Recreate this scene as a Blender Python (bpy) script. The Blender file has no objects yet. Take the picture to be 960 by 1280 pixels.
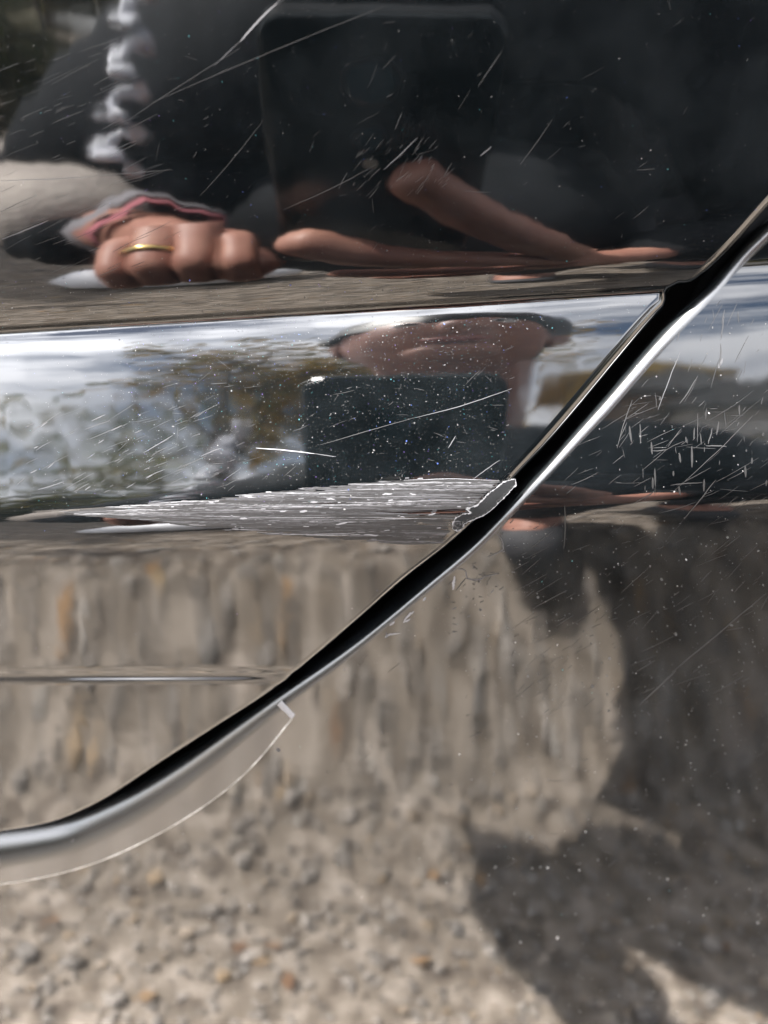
import math, random
import numpy as np
try:
    import bpy, bmesh
    from mathutils import Vector, Matrix
except ImportError:          # the surface maths below can be checked without Blender
    bpy = None
rng = np.random.default_rng(7)
random.seed(7)

# ---------------------------------------------------------------- camera, light, exposure
FPX = 984.0                       # focal length in units of 1/960 of the picture width
PITCH = math.radians(25.0)        # the phone looks down at the door
CAM_Z = 0.80                      # height of the lens above the ground
HD = 0.134                        # lens to the ridge of the door
SUN_AZ, SUN_EL = math.radians(74.0), math.radians(59.0)   # towards the sun: azimuth to the left of -Y
SUN_DIR = np.array([-math.sin(SUN_AZ)*math.cos(SUN_EL), -math.cos(SUN_AZ)*math.cos(SUN_EL), math.sin(SUN_EL)])
EXPOSURE = 3.85

def setup_view():
    sc = bpy.context.scene
    cam = bpy.data.cameras.new('camera')
    co = bpy.data.objects.new('camera', cam)
    sc.collection.objects.link(co)
    co.location = (0, 0, CAM_Z)
    co.rotation_euler = (math.pi/2 - PITCH, 0, 0)
    cam.sensor_fit = 'HORIZONTAL'; cam.sensor_width = 36.0
    cam.lens = 36.0*FPX/960.0
    cam.clip_start = 0.005; cam.clip_end = 500
    cam.dof.use_dof = True; cam.dof.focus_distance = 0.145; cam.dof.aperture_fstop = 36.9/2.2
    sc.camera = co
    w = bpy.data.worlds.new('World'); sc.world = w; w.use_nodes = True
    nt = w.node_tree; nt.nodes.clear()
    out = nt.nodes.new('ShaderNodeOutputWorld'); bg = nt.nodes.new('ShaderNodeBackground')
    sky = nt.nodes.new('ShaderNodeTexSky'); sky.sky_type = 'NISHITA'; sky.sun_disc = False
    sky.sun_elevation = SUN_EL
    sky.sun_rotation = math.atan2(SUN_DIR[0], SUN_DIR[1])
    sky.dust_density = 1.5
    tc = nt.nodes.new('ShaderNodeTexCoord')
    mp = nt.nodes.new('ShaderNodeMapping'); mp.inputs['Scale'].default_value = (1, 1, 2.4)
    no = nt.nodes.new('ShaderNodeTexNoise'); no.inputs['Scale'].default_value = 2.6
    no.inputs['Detail'].default_value = 7; no.inputs['Roughness'].default_value = 0.6
    cr = nt.nodes.new('ShaderNodeValToRGB')
    cr.color_ramp.elements[0].position = 0.37; cr.color_ramp.elements[1].position = 0.57
    mix = nt.nodes.new('ShaderNodeMix'); mix.data_type = 'RGBA'
    dp = nt.nodes.new('ShaderNodeVectorMath'); dp.operation = 'DOT_PRODUCT'; dp.inputs[1].default_value = tuple(SUN_DIR)
    mx = nt.nodes.new('ShaderNodeMath'); mx.operation = 'MAXIMUM'; mx.inputs[1].default_value = 0.0
    pw = nt.nodes.new('ShaderNodeMath'); pw.operation = 'POWER'; pw.inputs[1].default_value = 4.0
    ml = nt.nodes.new('ShaderNodeMath'); ml.operation = 'MULTIPLY_ADD'; ml.inputs[1].default_value = 46.0; ml.inputs[2].default_value = 12.5
    cc = nt.nodes.new('ShaderNodeVectorMath'); cc.operation = 'SCALE'; cc.inputs[0].default_value = (.97, .98, 1.03)   # sunlit cloud
    L = nt.links.new
    L(tc.outputs['Generated'], mp.inputs['Vector']); L(mp.outputs[0], no.inputs['Vector'])
    L(no.outputs['Fac'], cr.inputs['Fac']); L(cr.outputs['Color'], mix.inputs['Factor'])
    L(tc.outputs['Generated'], dp.inputs[0]); L(dp.outputs['Value'], mx.inputs[0]); L(mx.outputs[0], pw.inputs[0]); L(pw.outputs[0], ml.inputs[0])
    L(ml.outputs[0], cc.inputs['Scale']); L(cc.outputs[0], mix.inputs['B'])
    L(sky.outputs[0], mix.inputs['A']); L(mix.outputs['Result'], bg.inputs['Color'])
    bg.inputs['Strength'].default_value = 0.05
    L(bg.outputs[0], out.inputs['Surface'])
    sl = bpy.data.lights.new('sun', 'SUN'); sl.energy = 5.0; sl.angle = math.radians(0.5); sl.color = (1.0, 0.965, 0.92)
    so = bpy.data.objects.new('sun', sl); sc.collection.objects.link(so)
    so.rotation_euler = Vector(SUN_DIR).to_track_quat('Z', 'Y').to_euler()
    so.location = (-3, -3, 4)
    vs = sc.view_settings
    vs.view_transform = 'Standard'; vs.look = 'None'; vs.gamma = 1.0; vs.use_curve_mapping = False
    vs.exposure = EXPOSURE
    sc.render.engine = 'CYCLES'
    cy = sc.cycles
    cy.max_bounces = 6; cy.diffuse_bounces = 2; cy.glossy_bounces = 4; cy.transmission_bounces = 4
    cy.caustics_reflective = False; cy.caustics_refractive = False
    cy.use_denoising = True
    try:
        cy.denoiser = 'OPENIMAGEDENOISE'; cy.denoising_input_passes = 'RGB_ALBEDO_NORMAL'
    except Exception:
        pass
if bpy: setup_view()

# ---------------------------------------------------------------- the shape of the bodywork
# Cross-section of the door: tilt of the paint (degrees, + = facing the sky) down the panel.  Rows are counted on
# the photograph's height of 1280; the same section runs along the whole side and drops 1 in 16 towards the front.
PROF = [(-500,-2),(0,-3),(105,-3.5),(200,-4.5),(250,-6),(300,-9),(330,-13),(347,-18),(357,-23),(366,-29),(372,-34),(375.5,-18),
        (378,22),(381,31),(390,28),(410,24.5),(440,21),(460,19.5),(530,18.7),(575,17.8),(592,15.5),(610,8),(628,0),(648,-7),
        (670,-9.8),(690,-10.0),(800,-8.0),(850,-7.0),(1000,-3.9),(1100,-3.6),(1280,-4.8),(1800,-8)]
# the quarter panel keeps the ridge but its shoulder runs out without an undercut
PROF_F = [(-500,-2),(0,-2),(200,-2),(290,0),(335,6),(360,20),(381,29),(390,28)]+[p for p in PROF if p[0] > 395]
def _pchip(x, y):
    h = np.diff(x); d = np.diff(y)/h; m = np.zeros_like(y)
    for i in range(1, len(x)-1):
        if d[i-1]*d[i] > 0:
            w1, w2 = 2*h[i]+h[i-1], h[i]+2*h[i-1]
            m[i] = (w1+w2)/(w1/d[i-1]+w2/d[i])
    m[0], m[-1] = d[0], d[-1]
    return m
def curve(x, y, m, X):
    i = np.clip(np.searchsorted(x, X)-1, 0, len(x)-2)
    h = x[i+1]-x[i]; s = np.clip((X-x[i])/h, 0, 1)
    return (2*s**3-3*s**2+1)*y[i]+(s**3-2*s**2+s)*h*m[i]+(-2*s**3+3*s**2)*y[i+1]+(s**3-s**2)*h*m[i+1]
def tilt(yp, prof):
    x = np.array([p[0] for p in prof], float); y = np.array([p[1] for p in prof], float)
    return curve(x, y, _pchip(x, y), yp)
X0, X1, DX = -480.0, 1440.0, 4.0
Y0, Y1 = -420.0, 1720.0
COLS = np.arange(X0, X1+.1, DX); ROWS = np.arange(Y0, Y1+.1, 1.0)
cP, sP = math.cos(PITCH), math.sin(PITCH)
def ray(X, Y):
    x = (X-480.0)/FPX; v = (640.0-Y)/FPX
    return np.stack([x+0*v, v*sP+cP+0*x, v*cP-sP+0*x], -1)
def fold(X, Y):          # row on the section for a point of the picture: lines climb to the rear, level at the sill
    drop = 0.0625*(X-640.0)
    w = np.clip((860.0-Y)/220.0, 0, 1); w = w*w*(3-2*w)
    return Y + drop*w
def depth_table(prof, extra=None):
    T = np.zeros((len(COLS), len(ROWS)))
    v = (640.0-ROWS)/FPX; q = (v*cP-sP)/(v*sP+cP)            # z/y along each view ray
    ia = int(620-Y0)
    for k, X in enumerate(COLS):
        tt = tilt(fold(X, ROWS), prof)
        if extra is not None: tt = tt + extra(X, ROWS)
        tn = np.tan(np.radians(tt)); y = np.zeros(len(ROWS)); y[ia] = HD
        for i in range(ia, len(ROWS)-1):
            t = .5*(tn[i]+tn[i+1]); y[i+1] = (y[i]-t*q[i]*y[i])/(1-t*q[i+1])
        for i in range(ia, 0, -1):
            t = .5*(tn[i]+tn[i-1]); y[i-1] = (y[i]-t*q[i]*y[i])/(1-t*q[i-1])
        T[k] = y
    return T
def door_crease(X, Y):   # the fine swage near the bottom of the door
    w = np.clip((385.0-X)/90.0, 0, 1) if not np.isscalar(X) else min(1, max(0, (385.0-X)/90.0))
    c = 845-.004*X
    return w*(15*np.exp(-((Y-c-4)/3.4)**2) - 8*np.exp(-((Y-c+4)/4.0)**2))
T_DOOR = depth_table(PROF, door_crease)
T_FEND = depth_table(PROF_F)
def S(X, Y, T=T_DOOR, lift=0.0):
    X = np.asarray(X, float); Y = np.asarray(Y, float)
    def P(X, Y):
        fx = np.clip((X-X0)/DX, 0, len(COLS)-1.001); i = fx.astype(int); fx = fx-i
        fy = np.clip(Y-Y0, 0, len(ROWS)-1.001); j = fy.astype(int); fy = fy-j
        y = ((1-fx)*((1-fy)*T[i, j]+fy*T[i, j+1])+fx*((1-fy)*T[i+1, j]+fy*T[i+1, j+1]))
        d = ray(X, Y)
        p = d*(y/d[..., 1])[..., None]
        p[..., 2] += CAM_Z
        return p
    p = P(X, Y)
    if np.any(lift):
        p = p + normal(X, Y, T)*np.asarray(lift)[..., None]
    return p
def normal(X, Y, T=T_DOOR, h=2.0):
    def P(X, Y): return S(X, Y, T)
    X = np.asarray(X, float); Y = np.asarray(Y, float)
    a = P(X+h, Y)-P(X-h, Y); b = P(X, Y-h)-P(X, Y+h)
    n = np.cross(a, b)
    return n/np.linalg.norm(n, axis=-1, keepdims=True)
def bounce(X, Y, T=T_DOOR):
    p = S(X, Y, T); n = normal(X, Y, T); d = ray(np.asarray(X, float), np.asarray(Y, float))
    d = d/np.linalg.norm(d, axis=-1, keepdims=True)
    return p, d-2*(d*n).sum(-1, keepdims=True)*n

# edges of the shut line
GAP_D = np.array([(-480,1068),(-200,1057),(-60,1050),(0,1043),(60,1033),(120,1009),(200,958),(280,907),(345,865),(372,844),(450,779),(510,727),(560,689),(600,653),
                  (643,602),(678,566),(729,507),(776,450),(819,398),(846,370),(873,355),(912,319),(960,266),(1100,120),(1440,-190)], float)
GAP_F = np.array([(-480,1080),(-200,1066),(-60,1056),(0,1050),(70,1038),(150,1005),(210,971),(300,909),(362,865),(392,845),(440,811),(540,729),(600,678),(651,622),(678,590),
                  (717,544),(756,500),(795,454),(834,409),(873,368),(912,325),(960,281),(1100,152),(1440,-160)], float)
_gx = np.arange(-560, 1521, 2.0)
_gk = np.exp(-.5*(np.arange(-60, 61, 2.0)/15.0)**2); _gk /= _gk.sum()
_gcache = {}
def gap_y(G, X):          # smooth line through the measured points
    if id(G) not in _gcache:
        x = G[:, 0]; y = curve(x, G[:, 1], _pchip(x, G[:, 1]), _gx)
        y = np.where(_gx < x[0], G[0, 1], np.where(_gx > x[-1], G[-1, 1]-(_gx-x[-1]), y))
        _gcache[id(G)] = np.convolve(np.pad(y, 30, 'edge'), _gk, 'valid')
    return np.interp(np.asarray(X, float), _gx, _gcache[id(G)])

# ---------------------------------------------------------------- helpers
C = bpy.context.scene.collection
def mesh_obj(name, verts, faces, mat=None, parent=None, smooth=True, normals=None, mats=None, midx=None):
    me = bpy.data.meshes.new(name)
    me.from_pydata([tuple(v) for v in verts], [], [tuple(int(i) for i in f) for f in faces])
    if smooth: me.polygons.foreach_set('use_smooth', [True]*len(me.polygons))
    for m in (mats or ([mat] if mat else [])): me.materials.append(m)
    if midx is not None: me.polygons.foreach_set('material_index', np.asarray(midx, np.int32))
    me.update()
    if normals is not None:
        me.normals_split_custom_set_from_vertices([tuple(n) for n in normals])
    o = bpy.data.objects.new(name, me); C.objects.link(o)
    if parent: o.parent = parent
    return o
def fast_quads(name, verts, loops, mat=None, parent=None, mats=None, midx=None, smooth=False, n=4):
    """many n-gons at once: verts (N,3), loops (F,n)"""
    me = bpy.data.meshes.new(name)
    verts = np.asarray(verts, np.float32); loops = np.asarray(loops, np.int32)
    me.vertices.add(len(verts)); me.vertices.foreach_set('co', verts.ravel())
    me.loops.add(loops.size); me.loops.foreach_set('vertex_index', loops.ravel())
    me.polygons.add(len(loops)); me.polygons.foreach_set('loop_start', np.arange(0, loops.size, n, dtype=np.int32))
    me.polygons.foreach_set('loop_total', np.full(len(loops), n, np.int32))
    if smooth: me.polygons.foreach_set('use_smooth', np.ones(len(loops), bool))
    for m in (mats or ([mat] if mat else [])): me.materials.append(m)
    if midx is not None: me.polygons.foreach_set('material_index', np.asarray(midx, np.int32))
    me.update(calc_edges=True); me.validate()
    o = bpy.data.objects.new(name, me); C.objects.link(o)
    if parent: o.parent = parent
    return o
def thing(name, label, cat, loc=(0, 0, 0), group=None):
    o = bpy.data.objects.new(name, None); C.objects.link(o); o.location = loc; o.empty_display_size = .05
    o['label'] = label; o['category'] = cat
    if group: o['group'] = group
    return o
def tag(o, label=None, cat=None, group=None, kind=None):
    if label: o['label'] = label
    if cat: o['category'] = cat
    if group: o['group'] = group
    if kind: o['kind'] = kind
    return o
def keep(o, parent):       # parent without moving
    o.parent = parent; o.matrix_parent_inverse = Matrix.Translation(-Vector(parent.location)); return o
def mat(name, col, rough=.6, spec=.5, metal=0.0, coat=0.0):
    m = bpy.data.materials.new(name); m.use_nodes = True
    b = m.node_tree.nodes['Principled BSDF']
    b.inputs['Base Color'].default_value = (*col, 1); b.inputs['Roughness'].default_value = rough
    b.inputs['Specular IOR Level'].default_value = spec; b.inputs['Metallic'].default_value = metal
    b.inputs['Coat Weight'].default_value = coat
    return m
def nodes(m): return m.node_tree, m.node_tree.nodes, m.node_tree.links.new, m.node_tree.nodes['Principled BSDF']
def vary(m, cols, scale=20, detail=4, bump=0.0, per_island=False, pos=None, bscale=None, dist=.002):
    nt, N, L, b = nodes(m)
    tc = N.new('ShaderNodeTexCoord'); no = N.new('ShaderNodeTexNoise')
    no.inputs['Scale'].default_value = scale; no.inputs['Detail'].default_value = detail
    L(tc.outputs['Object'], no.inputs['Vector'])
    cr = N.new('ShaderNodeValToRGB'); e = cr.color_ramp.elements
    k = len(cols)
    for i, c in enumerate(cols):
        p = pos[i] if pos else (.3+.4*i/max(1, k-1))
        if i < 2: el = e[i]; el.position = p
        else: el = e.new(p)
        el.color = (*c, 1)
    if per_island:
        g = N.new('ShaderNodeNewGeometry'); L(g.outputs['Random Per Island'], cr.inputs['Fac'])
    else: L(no.outputs['Fac'], cr.inputs['Fac'])
    L(cr.outputs['Color'], b.inputs['Base Color'])
    if bump:
        n2 = N.new('ShaderNodeTexNoise'); n2.inputs['Scale'].default_value = bscale or scale*4; n2.inputs['Detail'].default_value = 5
        L(tc.outputs['Object'], n2.inputs['Vector'])
        bp = N.new('ShaderNodeBump'); bp.inputs['Strength'].default_value = bump; bp.inputs['Distance'].default_value = dist
        L(n2.outputs['Fac'], bp.inputs['Height']); L(bp.outputs[0], b.inputs['Normal'])
    return m
def smoothstep(a, b, x):
    t = np.clip((x-a)/(b-a), 0, 1); return t*t*(3-2*t)

# ---------------------------------------------------------------- paint
def paint_mat(name, peel=.026):
    m = mat(name, (.0014, .0015, .0017), .04, .5)
    nt, N, L, b = nodes(m)
    b.inputs['IOR'].default_value = 1.6
    tc = N.new('ShaderNodeTexCoord')
    # lacquer relief: fine orange peel and long shallow waves that run down the panel
    n1 = N.new('ShaderNodeTexNoise'); n1.inputs['Scale'].default_value = 260; n1.inputs['Detail'].default_value = 0
    mp = N.new('ShaderNodeMapping'); mp.inputs['Scale'].default_value = (1, 1, .26)
    n2 = N.new('ShaderNodeTexNoise'); n2.inputs['Scale'].default_value = 150; n2.inputs['Detail'].default_value = 1.0
    L(tc.outputs['Object'], n1.inputs['Vector']); L(tc.outputs['Object'], mp.inputs['Vector']); L(mp.outputs[0], n2.inputs['Vector'])
    b1 = N.new('ShaderNodeBump'); b1.inputs['Strength'].default_value = peel*.6; b1.inputs['Distance'].default_value = .0004
    b2 = N.new('ShaderNodeBump'); b2.inputs['Strength'].default_value = peel*1.0; b2.inputs['Distance'].default_value = .0012
    L(n1.outputs['Fac'], b1.inputs['Height']); L(n2.outputs['Fac'], b2.inputs['Height']); L(b1.outputs[0], b2.inputs['Normal'])
    L(b2.outputs[0], b.inputs['Normal'])
    # thin uneven film of dust
    n3 = N.new('ShaderNodeTexNoise'); n3.inputs['Scale'].default_value = 55; n3.inputs['Detail'].default_value = 8; n3.inputs['Roughness'].default_value = .65
    L(tc.outputs['Object'], n3.inputs['Vector'])
    cr = N.new('ShaderNodeValToRGB'); e = cr.color_ramp.elements
    e[0].position = .42; e[0].color = (.0008, .0011, .0013, 1); e[1].position = .78; e[1].color = (.0034, .0041, .0046, 1)
    L(n3.outputs['Fac'], cr.inputs['Fac']); L(cr.outputs[0], b.inputs['Base Color'])
    return m
M_PAINT = paint_mat('black_paint')
M_HEM = paint_mat('rubbed_edge_paint'); M_HEM.node_tree.nodes['Principled BSDF'].inputs['Roughness'].default_value = .26
M_SEAL = mat('black_rubber', (.0012, .0012, .0012), .9, 0.05)

# ---------------------------------------------------------------- the car
car = thing('car', 'glossy black car seen close up, scratched where its rear door meets the quarter panel', 'car', (0, HD, 0))
rows = np.unique(np.concatenate([np.arange(Y0, 280, 7), np.arange(280, 460, 1.5), np.arange(460, 720, 3), np.arange(720, 832, 5),
                                 np.arange(832, 862, 1.5), np.arange(862, Y1+1, 6)]))
def edge_frame(G, T, side, inset):
    """edge of a panel at each column, inset metres inside the shut line; side -1 = panel above, +1 = below"""
    gy = gap_y(G, COLS)
    e0 = S(COLS, gy, T); et = np.gradient(e0, axis=0); et /= np.linalg.norm(et, axis=1, keepdims=True)
    dv = S(COLS, gy+side*8.0, T)-e0; per = np.linalg.norm(dv-(dv*et).sum(1)[:, None]*et, axis=1)/8.0
    y = gy+side*inset/per
    p = S(COLS, y, T); n = normal(COLS, np.clip(y, Y0+3, Y1-3), T)
    tg = np.gradient(p, axis=0); tg /= np.linalg.norm(tg, axis=1, keepdims=True)
    g = np.cross(n, tg); g /= np.linalg.norm(g, axis=1, keepdims=True)
    q = S(COLS, y-side*4.0, T)-p
    sg = np.sign((g*q).sum(1))[:, None]; g = g*np.where(sg == 0, 1, sg)
    return y, p, n, g
def panel(name, G, T, side, rad, extend):
    nc = len(COLS)
    ye, pe, ne, ge = edge_frame(G, T, side, rad)
    R = rows if side < 0 else rows[::-1]
    V = []; NN = []; idx = np.zeros((nc, len(R)), int); F = []
    YY = np.minimum(R[None, :], ye[:, None]) if side < 0 else np.maximum(R[None, :], ye[:, None])
    # pull the last free row away from the edge so that triangles there stay well shaped
    XX = np.repeat(COLS[:, None], len(R), 1)
    P = S(XX, YY, T); N_ = normal(XX, np.clip(YY, Y0+3, Y1-3), T)
    clamp = (YY == ye[:, None])
    cnt = 0
    for i in range(nc):
        e = None
        for j in range(len(R)):
            if clamp[i, j]:
                if e is None:
                    e = cnt; V.append(P[i, j]); NN.append(N_[i, j]); cnt += 1
                idx[i, j] = e
            else:
                idx[i, j] = cnt; V.append(P[i, j]); NN.append(N_[i, j]); cnt += 1
        if e is None:           # edge outside the sheet
            idx[i, -1] = idx[i, -1]
    for i in range(nc-1):
        for j in range(len(R)-1):
            q = [idx[i, j], idx[i, j+1], idx[i+1, j+1], idx[i+1, j]]
            u = []
            for a in q:
                if a not in u: u.append(a)
            if len(u) >= 3: F.append(u if side < 0 else u[::-1])
    V = list(V); NN = list(NN)
    # rolled hem and return flange
    nflat = len(F)
    steps = 9
    last = [idx[i, -1] for i in range(nc)]
    ok = clamp.any(1)
    ring = last
    for s in range(1, steps+3):
        new = []
        for i in range(nc):
            r = rad[i]
            if s <= steps:
                th = .5*math.pi*s/steps
                p = pe[i]+ge[i]*(r*math.sin(th))-ne[i]*(r*(1-math.cos(th))); n = ne[i]*math.cos(th)+ge[i]*math.sin(th)
            else:
                p = pe[i]+ge[i]*r-ne[i]*(r+.006*(s-steps)); n = ge[i]
            V.append(p); NN.append(n); new.append(cnt); cnt += 1
        for i in range(nc-1):
            if ok[i] and ok[i+1]:
                f = [ring[i], new[i], new[i+1], ring[i+1]]
                F.append(f if side < 0 else f[::-1])
        ring = new
    nhem = len(F)
    # carry the sheet on beyond the close-up
    V = np.array(V); NN = np.array(NN)
    extraV, extraN = [], []
    def carry(ids, d):
        nonlocal cnt
        new = []
        for a in ids:
            extraV.append(V[a]+np.array(d)); extraN.append(NN[a]); new.append(cnt); cnt += 1
        for k in range(len(ids)-1):
            if ids[k] != ids[k+1]: F.append([ids[k], ids[k+1], new[k+1], new[k]])
    if 'left' in extend: carry(list(idx[0]), (-1.8, .02, 0))
    if 'right' in extend: carry(list(idx[-1]), (.9, .03, 0))
    if 'top' in extend: carry([idx[i, 0] for i in range(nc)], (0, .16, .5))
    V = np.concatenate([V, np.array(extraV)]) if extraV else V
    NN = np.concatenate([NN, np.array(extraN)]) if extraN else NN
    mi = np.zeros(len(F), int); mi[nflat:nhem] = 1 if side > 0 else 0
    o = mesh_obj(name, V, F, None, None, True, NN, [M_PAINT, M_HEM], mi)
    keep(o, car)
    return o
rd = np.interp(COLS, [0, 300, 640, 960], [.0018, .0020, .0026, .0026])
door = panel('rear_door', GAP_D, T_DOOR, -1, rd, ('left', 'top'))
rf = np.interp(COLS, [-200, 0, 200, 340, 480, 640, 760, 960], [.0120, .0100, .0062, .0028, .0012, .0012, .0022, .0026])
fender = panel('quarter_panel', GAP_F, T_FEND, 1, rf, ('right',))
# rubber and sheet metal behind the shut line
vv = []
for X in COLS:
    a = gap_y(GAP_D, X)-70; b = gap_y(GAP_F, X)+70
    for Y in np.linspace(a, b, 4): vv.append(S(X, np.clip(Y, Y0+3, Y1-3), T_FEND)+np.array((0, .0135, 0)))
vv = np.array(vv); nc = len(COLS)
ff = [(i*4+j, i*4+j+1, (i+1)*4+j+1, (i+1)*4+j) for i in range(nc-1) for j in range(3)]
keep(mesh_obj('door_seal', vv, ff, M_SEAL), car)

# ---------------------------------------------------------------- ground
M_GROUND = mat('grit', (.3, .27, .24), .95, .2)
vary(M_GROUND, [(.060, .048, .038), (.165, .138, .110), (.30, .258, .218)], 34, 10, .8, bscale=400, dist=.004)
gv = []; gf = []
xs = np.concatenate([[-150, -40, -10, -3], np.arange(-1.6, 1.61, .04), [3, 10, 40, 150]])
ys = np.concatenate([[-200, -60, -20, -6], np.arange(-2.6, .9, .04), [4, 20, 100]])
for x in xs:
    for y in ys:
        gv.append((x, y, .006*math.sin(3.1*x+1)*math.sin(2.3*y+.4)-.004))
ny = len(ys)
gf = [(i*ny+j, (i+1)*ny+j, (i+1)*ny+j+1, i*ny+j+1) for i in range(len(xs)-1) for j in range(ny-1)]
tag(mesh_obj('ground', gv, gf, M_GROUND), 'sunlit beige grit ground mirrored in the lower door and quarter panel', 'ground', kind='structure')
ico_v = np.array([(0, 0, 1), (.894, 0, .447), (.276, .851, .447), (-.724, .526, .447), (-.724, -.526, .447), (.276, -.851, .447),
                  (.724, .526, -.447), (-.276, .851, -.447), (-.894, 0, -.447), (-.276, -.851, -.447), (.724, -.526, -.447), (0, 0, -1)])
ico_f = np.array([(0,1,2),(0,2,3),(0,3,4),(0,4,5),(0,5,1),(1,6,2),(2,7,3),(3,8,4),(4,9,5),(5,10,1),(6,7,2),(7,8,3),(8,9,4),(9,10,5),(10,6,1),(6,11,7),(7,11,8),(8,11,9),(9,11,10),(10,11,6)])
M_STONE = mat('stone', (.3, .28, .26), .9, .3)
vary(M_STONE, [(.105, .097, .09), (.17, .152, .134), (.23, .206, .182), (.30, .27, .24), (.22, .155, .09), (.38, .36, .33)], 30, 4, .5, per_island=True,
     pos=[0, .2, .45, .75, .955, .975], bscale=200)
def stones(n, x0, x1, y0, y1, smin, smax, pw):
    c = np.stack([rng.uniform(x0, x1, n), rng.uniform(y0, y1, n), np.zeros(n)], 1)
    s = smin+(smax-smin)*rng.random(n)**pw
    sc = s[:, None]*rng.uniform(.6, 1.3, (n, 3))*np.array([1, 1, .6])
    a = rng.uniform(0, 2*np.pi, n); ca, sa = np.cos(a), np.sin(a)
    v = ico_v[None]*(1+rng.uniform(-.22, .22, (n, 12, 1)))*sc[:, None]
    x = v[..., 0]*ca[:, None]-v[..., 1]*sa[:, None]; y = v[..., 0]*sa[:, None]+v[..., 1]*ca[:, None]
    v = np.stack([x, y, v[..., 2]], -1)+c[:, None]
    v[..., 2] += (s*.15)[:, None]
    return v.reshape(-1, 3)
vs = np.concatenate([stones(19000, -1.2, 1.2, -1.1, .05, .0016, .0056, 2), stones(1500, -1.2, 1.2, -1.3, .1, .005, .012, 3),
                     stones(2500, -1.6, 1.6, -2.6, -1.0, .006, .018, 2.5)])
nst = len(vs)//12
fs = (ico_f[None]+12*np.arange(nst)[:, None, None]).reshape(-1, 3)
tag(fast_quads('gravel', vs, fs, M_STONE, n=3), 'loose beige and grey pebbles on the ground beside the car', 'gravel', kind='stuff')

# ---------------------------------------------------------------- trees
M_BARK = vary(mat('bark', (.08, .06, .045), .95, .1), [(.05, .04, .03), (.12, .095, .07)], 12)
def leaf_mat(name, cols):
    m = mat(name, cols[0], .7, .2)
    vary(m, cols, per_island=True, pos=[i/len(cols) for i in range(len(cols))])
    nt, N, L, b = nodes(m)
    b.inputs['Subsurface Weight'].default_value = 0
    tr = N.new('ShaderNodeBsdfTranslucent'); mx = N.new('ShaderNodeMixShader'); mx.inputs[0].default_value = .4
    cr = [n for n in N if n.type == 'VALTORGB'][0]
    L(cr.outputs[0], tr.inputs['Color']); out = N['Material Output']
    L(b.outputs[0], mx.inputs[1]); L(tr.outputs[0], mx.inputs[2]); L(mx.outputs[0], out.inputs['Surface'])
    return m
M_OLIVE = leaf_mat('olive_leaves', [(.09, .11, .022), (.15, .15, .03), (.21, .15, .03), (.07, .085, .02)])
M_GOLD = leaf_mat('golden_leaves', [(.28, .15, .02), (.17, .13, .025), (.34, .20, .04), (.12, .11, .025)])
M_DARK = leaf_mat('dark_needles', [(.016, .022, .014), (.024, .030, .018), (.012, .016, .012)])
M_HEDGE = leaf_mat('hedge_leaves', [(.05, .06, .025), (.09, .085, .04), (.03, .04, .02), (.13, .115, .07)])
def tube(pts, rads, seg=7):
    V, F = [], []
    pts = [Vector(p) for p in pts]
    for i, p in enumerate(pts):
        d = (pts[min(i+1, len(pts)-1)]-pts[max(i-1, 0)]).normalized()
        u = d.orthogonal().normalized(); w = d.cross(u)
        for k in range(seg):
            a = 2*math.pi*k/seg; V.append(p+(u*math.cos(a)+w*math.sin(a))*rads[i])
    for i in range(len(pts)-1):
        for k in range(seg):
            F.append((i*seg+k, i*seg+(k+1) % seg, (i+1)*seg+(k+1) % seg, (i+1)*seg+k))
    F.append(tuple(range(seg))[::-1]); F.append(tuple((len(pts)-1)*seg+k for k in range(seg)))
    return V, F
def join(parts):
    V, F = [], []
    for v, f in parts:
        o = len(V); V += [tuple(q) for q in v]; F += [tuple(i+o for i in g) for g in f]
    return V, F
def tree(name, label, x, y, h, w, leaf, n, lsize, group, crown_from=.3, cone=False):
    t = thing(name, label, 'tree', (x, y, 0), group)
    parts = [tube([(0, 0, -.1), (.05*w*random.uniform(-1, 1), 0, h*.4), (.1*w*random.uniform(-1, 1), .05*w, h*.92)], [h*.022, h*.016, h*.003])]
    tips = []
    for k in range(16 if not cone else 8):
        z0 = h*random.uniform(crown_from*.8, .85); a = random.uniform(0, 2*math.pi)
        ww = w*.5*(1-.5*abs(z0/h-.55)) if not cone else w*.5*(1.05-z0/h)
        e = Vector((math.cos(a)*ww*random.uniform(.6, 1), math.sin(a)*ww*random.uniform(.6, 1), min(h, z0+ww*random.uniform(.2, .8))))
        m = Vector((e.x*.45, e.y*.45, z0+(e.z-z0)*.35))
        parts.append(tube([(0, 0, z0), m, e], [h*.008, h*.005, h*.0015], 5)); tips.append((m, e))
    V, F = join(parts)
    mesh_obj('trunk', V, F, M_BARK, t)
    # leaves gather in clumps along the limbs
    cl = []
    for m, e in tips:
        for q in range(5): cl.append(m.lerp(e, random.uniform(.2, 1.1))+Vector((random.gauss(0, w*.06), random.gauss(0, w*.06), random.gauss(0, w*.06))))
    for q in range(10):
        cl.append(Vector((random.gauss(0, w*.12), random.gauss(0, w*.12), h*random.uniform(.75, .98))))
    cl = np.array(cl)
    ci = rng.integers(0, len(cl), n)
    p = cl[ci]+rng.normal(0, 1, (n, 3))*w*.062
    u = rng.normal(0, 1, (n, 3)); u /= np.linalg.norm(u, axis=1, keepdims=True)
    v = np.cross(u, rng.normal(0, 1, (n, 3))); v /= np.linalg.norm(v, axis=1, keepdims=True)
    s = lsize*rng.uniform(.6, 1.3, (n, 1))
    q = np.stack([p-u*s, p+v*s*.5, p+u*s, p-v*s*.5], 1).reshape(-1, 3)
    fast_quads('crown', q, np.arange(4*n).reshape(-1, 4), leaf, t)
    return t
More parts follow.
